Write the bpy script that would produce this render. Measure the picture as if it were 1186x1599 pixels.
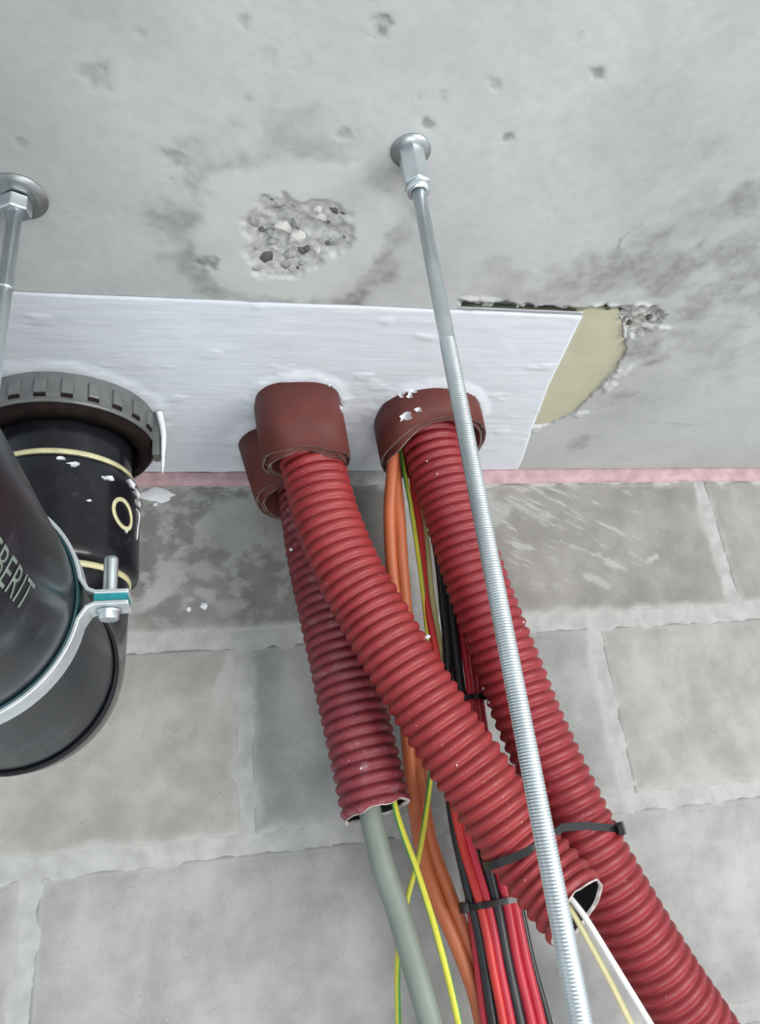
import bpy, bmesh, math, random
import numpy as np
from mathutils import Vector, Matrix

# ------------------------------------------------------------------ clear
for o in list(bpy.data.objects):
    bpy.data.objects.remove(o, do_unlink=True)
scene = bpy.context.scene
COL = scene.collection
random.seed(7)
RNG = np.random.default_rng(7)

# ------------------------------------------------------------------ camera, world, light, exposure
# metres; the phone is held at the origin, looking up at the corner of slab and wall
cam_d = bpy.data.cameras.new('camera')
cam_d.sensor_fit = 'HORIZONTAL'
cam_d.sensor_width = 36.0
cam_d.lens = 1170 * 36.0 / 1186
cam_d.clip_start = 0.01
cam = bpy.data.objects.new('camera', cam_d)
cam.matrix_world = Matrix(((0.97722656, 0.01770992, -0.21145831, 0),
                           (-0.1866826, -0.40201896, -0.89639855, 0),
                           (-0.1008854, 0.91546006, -0.38955747, 0),
                           (0, 0, 0, 1)))
COL.objects.link(cam)
scene.camera = cam

world = bpy.data.worlds.new('daylight')
scene.world = world
world.use_nodes = True
bg = world.node_tree.nodes['Background']
bg.inputs['Color'].default_value = (0.86, 0.94, 1.0, 1)
bg.inputs['Strength'].default_value = 1.0

def area_light(name, loc, target, sx, sy, power, color):
    d = bpy.data.lights.new(name, 'AREA')
    d.shape = 'RECTANGLE'; d.size = sx; d.size_y = sy
    d.energy = power; d.color = color
    o = bpy.data.objects.new(name, d)
    o.location = loc
    o.rotation_euler = (Vector(target) - Vector(loc)).to_track_quat('-Z', 'Y').to_euler()
    COL.objects.link(o)
    return o
# daylight from the open facade behind and to the right of the photographer
area_light('facade_daylight', (2.3, -2.2, -0.6), (0.2, 0.8, 0.15), 1.8, 1.8, 105, (1.0, 0.965, 0.92))
# added fill light low behind the camera, brightens the slab from below
area_light('slab_fill_light', (0.1, -0.9, -1.75), (0.0, 0.35, 0.5), 1.1, 0.8, 26, (0.93, 0.98, 1.0))

scene.view_settings.view_transform = 'Standard'
scene.view_settings.look = 'None'
scene.view_settings.gamma = 1.0
scene.view_settings.use_curve_mapping = False
scene.view_settings.exposure = 0.12

CEIL = 0.5
WALL = 0.995
FLOOR = -2.0

# ------------------------------------------------------------------ numpy noise
def vnoise(x, y, seed=0):
    xi = np.floor(x).astype(np.int64); yi = np.floor(y).astype(np.int64)
    xf = x - xi; yf = y - yi
    u = xf * xf * (3 - 2 * xf); v = yf * yf * (3 - 2 * yf)
    def h(a, b):
        n = (a * 374761393 + b * 668265263 + seed * 974634777) & 0xffffffff
        n = ((n ^ (n >> 13)) * 1274126177) & 0xffffffff
        n = n ^ (n >> 16)
        return (n & 0xffff) / 65535.0
    a = h(xi, yi); b = h(xi + 1, yi); c = h(xi, yi + 1); d = h(xi + 1, yi + 1)
    return (a * (1 - u) + b * u) * (1 - v) + (c * (1 - u) + d * u) * v
def fbm(x, y, f, oct=4, seed=0):
    s = 0; a = 0.5; t = 0
    for k in range(oct):
        s = s + a * vnoise(x * f, y * f, seed + k * 17); t += a
        a *= 0.5; f *= 2.03
    return s / t
def sstep(a, b, x):
    t = np.clip((x - a) / (b - a), 0, 1)
    return t * t * (3 - 2 * t)
def poly_sd(px, py, poly):
    """signed distance to a polygon, negative inside"""
    d = np.full(px.shape, 1e9); inside = np.zeros(px.shape, bool)
    n = len(poly)
    for i in range(n):
        x0, y0 = poly[i]; x1, y1 = poly[(i + 1) % n]
        ex, ey = x1 - x0, y1 - y0
        t = np.clip(((px - x0) * ex + (py - y0) * ey) / (ex * ex + ey * ey), 0, 1)
        d = np.minimum(d, np.hypot(px - x0 - t * ex, py - y0 - t * ey))
        c = ((y0 > py) != (y1 > py)) & (px < (x1 - x0) * (py - y0) / (y1 - y0 + 1e-12) + x0)
        inside ^= c
    return np.where(inside, -d, d)

# ------------------------------------------------------------------ materials
def new_mat(name):
    m = bpy.data.materials.new(name)
    m.use_nodes = True
    nt = m.node_tree
    return m, nt, nt.nodes['Principled BSDF']
def nd(nt, t, **kw):
    n = nt.nodes.new(t)
    for k, v in kw.items():
        if k in n.inputs: n.inputs[k].default_value = v
        else: setattr(n, k, v)
    return n
def mix(nt, fac, a, b, mode='MIX'):
    n = nt.nodes.new('ShaderNodeMix'); n.data_type = 'RGBA'; n.blend_type = mode
    for s, v in ((n.inputs[0], fac), (n.inputs[6], a), (n.inputs[7], b)):
        if isinstance(v, bpy.types.NodeSocket): nt.links.new(v, s)
        elif isinstance(v, (int, float)): s.default_value = v
        else: s.default_value = (*v, 1) if len(v) == 3 else v
    return n.outputs[2]
def ramp(nt, val, a, b, lo=0.0, hi=1.0):
    n = nt.nodes.new('ShaderNodeMapRange'); n.interpolation_type = 'SMOOTHSTEP'
    nt.links.new(val, n.inputs[0])
    n.inputs[1].default_value = a; n.inputs[2].default_value = b
    n.inputs[3].default_value = lo; n.inputs[4].default_value = hi
    return n.outputs[0]
def noise(nt, scale, detail=4, vec=None, rough=0.55):
    n = nd(nt, 'ShaderNodeTexNoise'); n.inputs['Scale'].default_value = scale
    n.inputs['Detail'].default_value = detail; n.inputs['Roughness'].default_value = rough
    if vec is not None: nt.links.new(vec, n.inputs['Vector'])
    return n.outputs['Fac']
def coords(nt, scale=(1, 1, 1), rot=(0, 0, 0), kind='Object', vt='POINT'):
    c = nt.nodes.new('ShaderNodeTexCoord'); m = nt.nodes.new('ShaderNodeMapping'); m.vector_type = vt
    m.inputs['Scale'].default_value = scale; m.inputs['Rotation'].default_value = rot
    nt.links.new(c.outputs[kind], m.inputs['Vector'])
    return m.outputs['Vector']
def bump(nt, bsdf, h, strength, dist=0.001):
    b = nt.nodes.new('ShaderNodeBump')
    b.inputs['Strength'].default_value = strength; b.inputs['Distance'].default_value = dist
    nt.links.new(h, b.inputs['Height'])
    nt.links.new(b.outputs['Normal'], bsdf.inputs['Normal'])
def mul(nt, a, b):
    n = nt.nodes.new('ShaderNodeMath'); n.operation = 'MULTIPLY'
    for s, v in ((n.inputs[0], a), (n.inputs[1], b)):
        if isinstance(v, bpy.types.NodeSocket): nt.links.new(v, s)
        else: s.default_value = v
    return n.outputs[0]
def attr(nt, name):
    n = nt.nodes.new('ShaderNodeAttribute'); n.attribute_name = name
    return n.outputs['Fac']
def srgb(r, g, b):
    f = lambda c: (c / 255 / 12.92) if c / 255 <= 0.04045 else ((c / 255 + 0.055) / 1.055) ** 2.4
    return (f(r), f(g), f(b))

def simple(name, col, rough=0.5, metal=0.0, var=0.12, scale=60, bmp=0.15, bscale=200, spec=0.5, dust=0.0, dustcol=(0.6, 0.6, 0.6), dscale=40):
    m, nt, b = new_mat(name)
    v = coords(nt)
    c = mix(nt, ramp(nt, noise(nt, scale, 4, v), 0.3, 0.7), [x * (1 - var) for x in col], [min(1, x * (1 + var)) for x in col])
    if dust:
        c = mix(nt, ramp(nt, noise(nt, dscale, 6, v, 0.7), 0.62 - 0.3 * dust, 0.9 - 0.25 * dust, 0, min(1, dust * 1.5)), c, dustcol)
    nt.links.new(c, b.inputs['Base Color'])
    b.inputs['Roughness'].default_value = rough
    b.inputs['Metallic'].default_value = metal
    b.inputs['Specular IOR Level'].default_value = spec
    if bmp: bump(nt, b, noise(nt, bscale, 3, v), bmp, 0.0008)
    return m

def ceiling_mat():
    m, nt, b = new_mat('ceiling_concrete')
    v = coords(nt)
    n1 = ramp(nt, noise(nt, 5, 5, v), 0.3, 0.72)
    c = mix(nt, n1, (0.44, 0.46, 0.46), (0.52, 0.54, 0.545))
    c = mix(nt, ramp(nt, noise(nt, 90, 4, v), 0.35, 0.75, 0, 0.22), c, (0.36, 0.37, 0.36))
    c = mix(nt, attr(nt, 'pale'), c, (0.56, 0.58, 0.57))
    st = mul(nt, attr(nt, 'stain'), ramp(nt, noise(nt, 48, 6, v, 0.66), 0.26, 0.74, 0.30, 0.95))
    c = mix(nt, st, c, (0.165, 0.17, 0.152))
    c = mix(nt, attr(nt, 'spot'), c, (0.15, 0.16, 0.13))
    ex = mix(nt, ramp(nt, noise(nt, 170, 5, v, 0.7), 0.35, 0.65), (0.22, 0.22, 0.21), (0.55, 0.55, 0.53))
    c = mix(nt, attr(nt, 'broken'), c, ex)
    nt.links.new(c, b.inputs['Base Color'])
    b.inputs['Roughness'].default_value = 0.75
    b.inputs['Specular IOR Level'].default_value = 0.35
    bump(nt, b, noise(nt, 160, 6, v, 0.65), 0.25, 0.001)
    return m
def block_mat():
    m, nt, b = new_mat('concrete_block')
    v = coords(nt)
    oi = nt.nodes.new('ShaderNodeObjectInfo')
    base = mix(nt, ramp(nt, noise(nt, 14, 6, v, 0.6), 0.3, 0.7), (0.80, 0.80, 0.80), (1.12, 1.12, 1.12))
    c = mix(nt, 1.0, oi.outputs['Color'], base, 'MULTIPLY')
    c = mix(nt, ramp(nt, noise(nt, 260, 3, v, 0.6), 0.62, 0.74, 0, 0.5), c, (0.12, 0.12, 0.11))
    c = mix(nt, ramp(nt, noise(nt, 210, 2, v, 0.5), 0.70, 0.80, 0, 0.55), c, (0.62, 0.61, 0.58))
    film = mul(nt, attr(nt, 'film'), ramp(nt, noise(nt, 30, 7, coords(nt, (1, 1, 1.25), (0, .4, 0)), 0.62), 0.47, 0.60))
    c = mix(nt, film, c, (0.40, 0.405, 0.395))
    stk = mul(nt, attr(nt, 'streak'), ramp(nt, noise(nt, 95, 4, coords(nt, (5.0, 1, 1), (0, .50, 0), vt='TEXTURE'), 0.6), 0.54, 0.66))
    c = mix(nt, stk, c, (0.41, 0.405, 0.39))
    c = mix(nt, attr(nt, 'smear'), c, (0.39, 0.395, 0.385))
    nt.links.new(c, b.inputs['Base Color'])
    b.inputs['Roughness'].default_value = 0.85
    b.inputs['Specular IOR Level'].default_value = 0.25
    bump(nt, b, noise(nt, 220, 6, v, 0.7), 0.45, 0.001)
    return m
def coating_mat():
    m, nt, b = new_mat('white_coating')
    v = coords(nt, (1.5, 26, 10))
    c = mix(nt, ramp(nt, noise(nt, 9, 5, v), 0.3, 0.7), (0.66, 0.71, 0.775), (0.75, 0.79, 0.85))
    nt.links.new(c, b.inputs['Base Color'])
    b.inputs['Roughness'].default_value = 0.42
    h = nt.nodes.new('ShaderNodeMath'); h.operation = 'ADD'
    nt.links.new(noise(nt, 14, 5, v), h.inputs[0]); nt.links.new(noise(nt, 60, 3, coords(nt)), h.inputs[1])
    bump(nt, b, h.outputs[0], 0.14, 0.0012)
    return m
def conduit_mat(name, col, col2, dust):
    m, nt, b = new_mat(name)
    v = coords(nt)
    c = mix(nt, ramp(nt, noise(nt, 26, 4, v), 0.3, 0.7), col, col2)
    c = mix(nt, ramp(nt, noise(nt, 34, 7, v, 0.75), 0.66 - 0.35 * dust, 0.92 - 0.25 * dust, 0, 0.15 + 0.6 * dust), c, (0.50, 0.44, 0.44))
    c = mix(nt, ramp(nt, noise(nt, 120, 6, v, 0.8), 0.60, 0.84, 0, 0.28), c, (0.45, 0.30, 0.30))
    c = mix(nt, ramp(nt, noise(nt, 330, 2, v), 0.70, 0.77, 0, 0.6), c, (0.62, 0.52, 0.52))
    nt.links.new(c, b.inputs['Base Color'])
    b.inputs['Roughness'].default_value = 0.46 + 0.25 * dust
    bump(nt, b, noise(nt, 300, 3, v), 0.12, 0.0008)
    return m

M = {}
M['ceiling'] = ceiling_mat()
M['block'] = block_mat()
M['mortar'] = simple('mortar', (0.385, 0.39, 0.385), 0.85, var=0.12, scale=40, bmp=0.4, bscale=150, spec=0.25)
M['coating'] = coating_mat()
M['cream'] = simple('cream_mineral_board', (0.50, 0.49, 0.365), 0.8, var=0.05, scale=20, bmp=0.08, spec=0.2)
M['pink'] = simple('pink_foam', (0.47, 0.325, 0.345), 0.8, var=0.16, scale=35, bmp=0.4, bscale=120, spec=0.2, dust=0.35, dustcol=(0.58, 0.5, 0.5), dscale=60)
M['filler'] = simple('cement_filler', (0.42, 0.42, 0.425), 0.85, var=0.25, scale=70, bmp=0.6, bscale=160, spec=0.2)
M['floor'] = simple('screed', (0.50, 0.49, 0.47), 0.8, var=0.1, scale=6, bmp=0.2)
M['red_a'] = conduit_mat('red_corrugated_plastic', (0.235, 0.017, 0.021), (0.29, 0.027, 0.030), 0.08)
M['red_b'] = conduit_mat('dusty_red_corrugated_plastic', (0.17, 0.018, 0.030), (0.22, 0.030, 0.040), 0.45)
M['red_c'] = conduit_mat('crimson_corrugated_plastic', (0.22, 0.016, 0.024), (0.27, 0.026, 0.032), 0.10)
M['liner'] = simple('black_liner', (0.015, 0.016, 0.017), 0.35, var=0.2)
M['cut'] = simple('cut_plastic_edge', (0.42, 0.38, 0.37), 0.7, var=0.4, scale=90)
M['brown'] = simple('brown_intumescent_wrap', (0.118, 0.031, 0.026), 0.6, var=0.1, scale=30, bmp=0.06, spec=0.3)
M['brown_edge'] = simple('wrap_edge', (0.19, 0.15, 0.135), 0.85, var=0.5, scale=80, bmp=0.3)
M['paint'] = simple('white_paint_drip', (0.74, 0.76, 0.80), 0.5, var=0.06, bmp=0.2)
M['pe'] = simple('black_polyethylene', (0.010, 0.013, 0.018), 0.27, var=0.3, scale=30, bmp=0.05, spec=0.36, dust=0.30, dustcol=(0.13, 0.14, 0.155), dscale=22)
M['pe_gloss'] = simple('glossy_black_polyethylene', (0.010, 0.011, 0.014), 0.2, var=0.3, scale=30, bmp=0.04, spec=0.4, dust=0.16, dustcol=(0.28, 0.29, 0.31), dscale=30)
M['yellow_mark'] = simple('yellow_weld_ring', (0.66, 0.63, 0.38), 0.5, var=0.15)
M['print'] = simple('pale_green_print', (0.16, 0.20, 0.17), 0.6, var=0.3, scale=90, bmp=0)
M['collar'] = simple('grey_steel_collar', (0.17, 0.175, 0.175), 0.42, metal=0.35, var=0.12, scale=60, bmp=0.08)
M['collar_in'] = simple('dark_brown_intumescent', (0.014, 0.009, 0.008), 0.7, var=0.3, spec=0.1)
M['zinc'] = simple('zinc_plated_steel', (0.66, 0.72, 0.75), 0.32, metal=0.92, var=0.07, scale=50, bmp=0.06)
M['zinc_dull'] = simple('dull_zinc_steel', (0.70, 0.76, 0.79), 0.45, metal=0.75, var=0.1, scale=50, bmp=0.08)
M['teal'] = simple('teal_rubber', (0.01, 0.20, 0.23), 0.45, var=0.2)
M['zinc_dark'] = simple('weathered_zinc', (0.36, 0.39, 0.40), 0.4, metal=0.8, var=0.15, scale=50, bmp=0.08)
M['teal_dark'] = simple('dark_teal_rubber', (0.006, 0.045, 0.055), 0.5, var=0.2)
M['tie'] = simple('black_nylon', (0.010, 0.010, 0.011), 0.3, var=0.2)
M['orange'] = simple('orange_sheath', (0.46, 0.125, 0.050), 0.45, var=0.08, scale=20, bmp=0.05)
M['red_cable'] = simple('red_sheath', (0.47, 0.022, 0.045), 0.42, var=0.1, scale=20, bmp=0.05)
M['scarlet'] = simple('scarlet_sheath', (0.55, 0.035, 0.030), 0.42, var=0.1, scale=20, bmp=0.05)
M['black_cable'] = simple('black_sheath', (0.016, 0.018, 0.022), 0.4, var=0.2, scale=30, bmp=0.05)
M['grey_cable'] = simple('grey_green_sheath', (0.20, 0.235, 0.205), 0.5, var=0.07, scale=20, bmp=0.05)
M['beige'] = simple('beige_sheath', (0.50, 0.46, 0.20), 0.5, var=0.08, scale=20, bmp=0.05)
M['yellow'] = simple('yellow_sheath', (0.62, 0.60, 0.06), 0.45, var=0.08, bmp=0.03)
M['green'] = simple('green_sheath', (0.09, 0.36, 0.09), 0.45, var=0.08, bmp=0.03)
M['white_cable'] = simple('white_sheath', (0.80, 0.78, 0.76), 0.45, var=0.04, bmp=0.03)
M['pale_yellow'] = simple('pale_yellow_sheath', (0.72, 0.66, 0.36), 0.45, var=0.04, bmp=0.03)
M['stone_d'] = simple('dark_aggregate', (0.075, 0.075, 0.07), 0.7, var=0.4, scale=90, bmp=0.3)
M['stone_m'] = simple('grey_aggregate', (0.26, 0.265, 0.255), 0.7, var=0.3, scale=90, bmp=0.3)
M['stone_l'] = simple('pale_aggregate', (0.52, 0.52, 0.50), 0.7, var=0.2, scale=90, bmp=0.3)

# ------------------------------------------------------------------ object helpers
def tag(o, label=None, cat=None, group=None, kind=None):
    if label: o['label'] = label
    if cat: o['category'] = cat
    if group: o['group'] = group
    if kind: o['kind'] = kind
    return o
def world_loc(o):
    v = Vector((0, 0, 0))
    while o is not None:
        v += o.location; o = o.parent
    return v
def obj(name, verts, faces, mat, parent=None, smooth=True, origin=None, mats=None, fmat=None):
    verts = np.asarray(verts, float).reshape(-1, 3)
    if origin is None: org = verts.mean(0)
    else: org = np.asarray(origin, float)
    me = bpy.data.meshes.new(name)
    me.from_pydata((verts - org).tolist(), [], [tuple(int(i) for i in f) for f in faces])
    for m_ in (mats or [mat]): me.materials.append(m_)
    if fmat is not None: me.polygons.foreach_set('material_index', np.asarray(fmat, np.int32))
    me.polygons.foreach_set('use_smooth', [smooth] * len(me.polygons))
    me.update()
    o = bpy.data.objects.new(name, me)
    COL.objects.link(o)
    if parent is not None:
        o.parent = parent
        o.location = Vector(org) - world_loc(parent)
    else:
        o.location = Vector(org)
    return o
def thing(name, loc, label, cat, group=None):
    o = bpy.data.objects.new(name, None)
    o.empty_display_size = 0.03
    o.location = loc
    COL.objects.link(o)
    return tag(o, label, cat, group)
def fattr(o, name, vals):
    a = o.data.attributes.new(name, 'FLOAT', 'POINT')
    a.data.foreach_set('value', np.asarray(vals, np.float32))
def bevel_mod(o, w, seg=2):
    """round the sharp edges of a small mesh"""
    bm = bmesh.new(); bm.from_mesh(o.data)
    bmesh.ops.recalc_face_normals(bm, faces=bm.faces[:])
    es = [e for e in bm.edges if len(e.link_faces) == 2 and e.calc_face_angle(0) > 0.6]
    bmesh.ops.bevel(bm, geom=es, offset=w, segments=seg, profile=0.5, affect='EDGES', clamp_overlap=True)
    bm.to_mesh(o.data); bm.free()
    o.data.update()
    return o
def grid_faces(nu, nv, close_u=False, close_v=False, off=0):
    f = []
    for i in range(nu if close_u else nu - 1):
        for j in range(nv if close_v else nv - 1):
            a = i * nv + j; b = ((i + 1) % nu) * nv + j
            c = ((i + 1) % nu) * nv + (j + 1) % nv; d = i * nv + (j + 1) % nv
            f.append((a + off, b + off, c + off, d + off))
    return f
def box(cx, cy, cz, sx, sy, sz, R=None):
    v = np.array([(x, y, z) for x in (-.5, .5) for y in (-.5, .5) for z in (-.5, .5)]) * (sx, sy, sz)
    if R is not None: v = v @ np.asarray(R).T
    f = [(0, 1, 3, 2), (4, 6, 7, 5), (0, 4, 5, 1), (2, 3, 7, 6), (0, 2, 6, 4), (1, 5, 7, 3)]
    return v + (cx, cy, cz), f
def spline(pts, step):
    """Catmull-Rom through pts, resampled evenly"""
    P = np.asarray(pts, float)
    P = np.vstack([2 * P[0] - P[1], P, 2 * P[-1] - P[-2]])
    out = []
    for i in range(1, len(P) - 2):
        t = np.linspace(0, 1, 40, endpoint=False)[:, None]
        a, b, c, d = P[i - 1], P[i], P[i + 1], P[i + 2]
        # centripetal-like tangents scaled by chord lengths keep uneven points smooth
        l0, l1, l2 = [max(1e-6, np.linalg.norm(q)) for q in (b - a, c - b, d - c)]
        m0 = (c - a) / (l0 + l1) * l1; m1 = (d - b) / (l1 + l2) * l1
        t2, t3 = t * t, t * t * t
        out.append((2 * t3 - 3 * t2 + 1) * b + (t3 - 2 * t2 + t) * m0 + (-2 * t3 + 3 * t2) * c + (t3 - t2) * m1)
    out = np.vstack(out + [P[-2][None]])
    L = np.r_[0, np.cumsum(np.linalg.norm(np.diff(out, axis=0), axis=1))]
    n = max(2, int(round(L[-1] / step)) + 1)
    s = np.linspace(0, L[-1], n)
    return np.c_[[np.interp(s, L, out[:, k]) for k in range(3)]].T, s
def frames(C, ref=(0, -1.0, 0)):
    T = np.gradient(C, axis=0); T /= np.linalg.norm(T, axis=1)[:, None]
    ref = np.array(ref)
    N = np.cross(T, np.cross(ref, T)); N /= np.linalg.norm(N, axis=1)[:, None]
    return T, N, np.cross(T, N)
def tube_vf(pts, r, nseg=14, step=0.008, cap=True, ref=(0, -1.0, 0)):
    C, s = spline(pts, step)
    T, N, B = frames(C, ref)
    th = np.linspace(0, 2 * np.pi, nseg, endpoint=False)
    rr = r if np.ndim(r) else np.full(len(C), r)
    V = C[:, None] + rr[:, None, None] * (np.cos(th)[None, :, None] * N[:, None] + np.sin(th)[None, :, None] * B[:, None])
    F = grid_faces(len(C), nseg, False, True)
    V = V.reshape(-1, 3)
    if cap:
        F.append(tuple(range(nseg - 1, -1, -1))); F.append(tuple(range((len(C) - 1) * nseg, len(C) * nseg)))
    return V, F
def lathe_vf(prof, n, base=(0, 0, 0), axis=(0, 0, 1), cap=False, close=False, twist=0.0):
    """prof: list of (radius, height along axis)"""
    ax = Vector(axis).normalized()
    q = Vector((0, 0, 1)).rotation_difference(ax).to_matrix()
    th = np.linspace(0, 2 * np.pi, n, endpoint=False) + twist
    p = np.asarray(prof, float)
    V = np.stack([p[:, 0][:, None] * np.cos(th), p[:, 0][:, None] * np.sin(th), np.repeat(p[:, 1][:, None], n, 1)], -1).reshape(-1, 3)
    V = V @ np.array(q).T + np.asarray(base, float)
    F = grid_faces(len(p), n, close, True)
    if cap:
        F.append(tuple(range(n - 1, -1, -1))); F.append(tuple(range((len(p) - 1) * n, len(p) * n)))
    return V, F
def join_vf(*vf):
    V = []; F = []; o = 0
    for v, f in vf:
        V.append(np.asarray(v)); F += [tuple(i + o for i in q) for q in f]; o += len(v)
    return np.vstack(V), F

# ------------------------------------------------------------------ ceiling
SPALL = [(.024, .515), (.030, .497), (.042, .479), (.060, .475), (.075, .484), (.091, .483), (.115, .492), (.128, .510), (.127, .530),
         (.112, .537), (.099, .553), (.090, .565), (.077, .577), (.059, .576), (.040, .571), (.033, .550)]
HALO = [(-.018, .530), (0, .464), (.055, .440), (.118, .440), (.157, .484), (.159, .540), (.131, .602), (.070, .615), (.010, .605)]
OPENING = [(-.9, .624), (.25, .624), (.257, .607), (.39, .607), (.438, .605), (.459, .637), (.481, .673), (.492, .720), (.487, .764), (.481, .821), (.460, .851), (.436, .858), (.40, .90), (-.9, .90)]
SLOT = [(.252, .600), (.300, .600), (.340, .602), (.395, .600), (.440, .598), (.442, .612), (.395, .611), (.260, .613)]
NOTCH = [(.436, .598), (.476, .594), (.496, .612), (.498, .636), (.472, .654), (.458, .634)]
SPOTS = [(0.022, 0.33, 0.0042), (0.115, 0.322, 0.0074), (-0.078, 0.384, 0.0105), (-0.045, 0.347, 0.0042), (0.027, 0.387, 0.0042), (0.171, 0.368, 0.0053),
         (0.207, 0.356, 0.0063), (0.283, 0.339, 0.0063), (0.254, 0.312, 0.0053), (0.233, 0.4, 0.0047), (0.165, 0.396, 0.0063), (0.101, 0.409, 0.0063),
         (0.04, 0.416, 0.0074), (-0.026, 0.448, 0.0105), (-0.033, 0.467, 0.0026), (-0.141, 0.443, 0.0047), (-0.004, 0.56, 0.0079), (-0.056, 0.543, 0.0042),
         (-0.121, 0.581, 0.0042), (0.04, 0.354, 0.0053), (0.153, 0.372, 0.0037), (0.063, 0.357, 0.0074)]
SPOT_W = [.5, .95, .45, .3, .4, .4, .6, .8, .6, .8, .75, .6, .2, .5, .5, .5, .95, .3, .4, .2, .25, .2]
SMUDGE = [(-0.0, 0.458, 0.024, .4), (-0.028, 0.515, 0.024, .5), (-0.013, 0.553, 0.021, .55), (0.004, 0.596, 0.018, .6), (0.06, 0.433, 0.035, .35),
          (0.137, 0.458, 0.018, .4), (0.162, 0.507, 0.016, .35), (0.155, 0.567, 0.021, .6), (0.138, 0.600, 0.018, .75), (0.285, 0.567, 0.035, .35),
          (0.353, 0.563, 0.035, .6), (0.4, 0.54, 0.041, .6), (0.468, 0.545, 0.035, .6), (0.508, 0.513, 0.035, .6), (0.408, 0.503, 0.024, .5), (0.437, 0.46, 0.035, .3),
          (0.478, 0.441, 0.024, .55), (0.412, 0.391, 0.018, .3), (0.508, 0.666, 0.035, .6), (0.530, 0.779, 0.024, .4), (0.526, 0.594, 0.029, .5), (0.523, 0.902, 0.024, .45),
          (0.548, 0.549, 0.035, .6), (0.60, 0.56, .05, .45), (.60, .47, .06, .4), (.56, .66, .05, .35), (.63, .70, .05, .25)]
LIPS = [(.462, .594, .012, .004, .1), (.275, .596, .020, .004, 0), (.41, .597, .02, .003, 0), (.500, .632, .005, .016, 1.5)]
def axis(fine0, fine1, step, lo, hi):
    a = [lo]
    while fine0 - a[-1] > 0.25: a.append(a[-1] + 0.2)
    f = np.arange(fine0, fine1 + 1e-9, step)
    b = list(np.arange(f[-1] + 0.2, hi, 0.2)) + [hi]
    return np.r_[a, f, b]
xs = axis(-0.34, 0.80, 0.002, -3.2, 3.4)
ys = np.r_[np.arange(-3.6, 0.1, 0.2), np.arange(0.24, 0.996, 0.002), [1.1, 1.25]]
GX, GY = np.meshgrid(xs, ys, indexing='ij')
wob = (fbm(GX, GY, 70, 3, 3) - .5)
wob2 = (fbm(GX, GY, 160, 3, 5) - .5)
dz = (fbm(GX, GY, 6, 3, 1) - .5) * 0.0016 + (fbm(GX, GY, 40, 3, 2) - .5) * 0.0007
sd = poly_sd(GX, GY, SPALL) + wob * 0.022
cell = np.floor(fbm(GX, GY, 80, 2, 9) * 5) / 5                       # stepped fracture facets
inside = sstep(0.003, -0.003, sd)
dz += inside * (0.0025 + 0.008 * cell * sstep(0, -0.03, sd) + 0.002 * wob2)
broken = inside * 0.5
halo_d = poly_sd(GX, GY, HALO) + wob * 0.02
halo = sstep(0.006, -0.008, halo_d)
dz -= 0.0007 * halo
od = poly_sd(GX, GY, OPENING) + wob2 * 0.006
dz += 0.022 * sstep(0.0012, -0.0012, od)
for poly, dep in ((SLOT, 0.016), (NOTCH, 0.010)):
    q = poly_sd(GX, GY, poly) + wob * 0.012 + wob2 * 0.008
    k = sstep(0.0015, -0.0015, q)
    dz += k * (dep * (0.55 + 0.9 * (cell - .4)))
    broken = np.maximum(broken, k * 0.85)
pale = halo * 0.65
for (x, y, a, b, r) in LIPS:
    u = (GX - x) * math.cos(r) + (GY - y) * math.sin(r); v = -(GX - x) * math.sin(r) + (GY - y) * math.cos(r)
    k = sstep(1.15, 0.75, np.hypot(u / a, v / b) + wob * 1.4)
    dz -= k * 0.0022 * (od > 0.001)
    pale = np.maximum(pale, k); broken = broken * (1 - k)
# plaster smeared along the broken rim of the opening
band = sstep(.016, .006, np.abs(od - .008)) * (GX > .43) * (GY < .885)
k = band * sstep(.50, .62, fbm(GX, GY, 34, 4, 71)) * (GY > .63)
dz -= .0030 * k * (.4 + .6 * fbm(GX, GY, 120, 3, 72))
pale = np.maximum(pale, k); broken = broken * (1 - k)
stain = np.zeros_like(GX)
for (x, y, r, w) in SMUDGE:
    d = np.hypot(GX - x, GY - y) / r + wob * 1.3 + (fbm(GX, GY, 30, 4, 8) - .5) * 2.2
    stain = np.maximum(stain, min(1, 1.35 * w) * sstep(1.6, 0.1, d))
for i in range(len(HALO)):                                          # dirty rim round the trowelled patch
    pass
stain = np.maximum(stain, 0.75 * sstep(0.022, 0.004, np.abs(halo_d - 0.008)) * sstep(.38, .62, fbm(GX, GY, 22, 4, 31)))
stain *= (1 - 0.8 * halo)
stain = np.maximum(stain, 0.22 * sstep(.5, .8, fbm(GX, GY, 9, 5, 21)))
# hairline crack in the slab
for (x0, y0, x1, y1, w) in [(.40, .545, .385, .500, .7), (.385, .500, .395, .478, .5), (.52, .84, .70, .85, .35), (.52, .60, .555, .54, .5), (.545, .37, .60, .30, .4)]:
    t = np.clip(((GX - x0) * (x1 - x0) + (GY - y0) * (y1 - y0)) / ((x1 - x0) ** 2 + (y1 - y0) ** 2), 0, 1)
    d = np.hypot(GX - x0 - t * (x1 - x0), GY - y0 - t * (y1 - y0)) + wob * 0.008
    stain = np.maximum(stain, w * sstep(0.0025, 0.0005, np.abs(d)))
spot = np.zeros_like(GX)
for (x, y, r), w in zip(SPOTS, SPOT_W):
    d = np.hypot(GX - x, (GY - y)) / r + wob * 1.6 + wob2 * 1.8
    k = sstep(1.25, 0.45, d)
    tex = 0.35 + 0.65 * sstep(.35, .65, fbm(GX, GY, 190, 3, 41))
    spot = np.maximum(spot, w * 0.75 * k * tex)
    dz += 0.0012 * k * w
V = np.stack([GX, GY, CEIL + dz], -1).reshape(-1, 3)
nx, ny = GX.shape
idx = np.arange(nx * ny).reshape(nx, ny)
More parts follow.
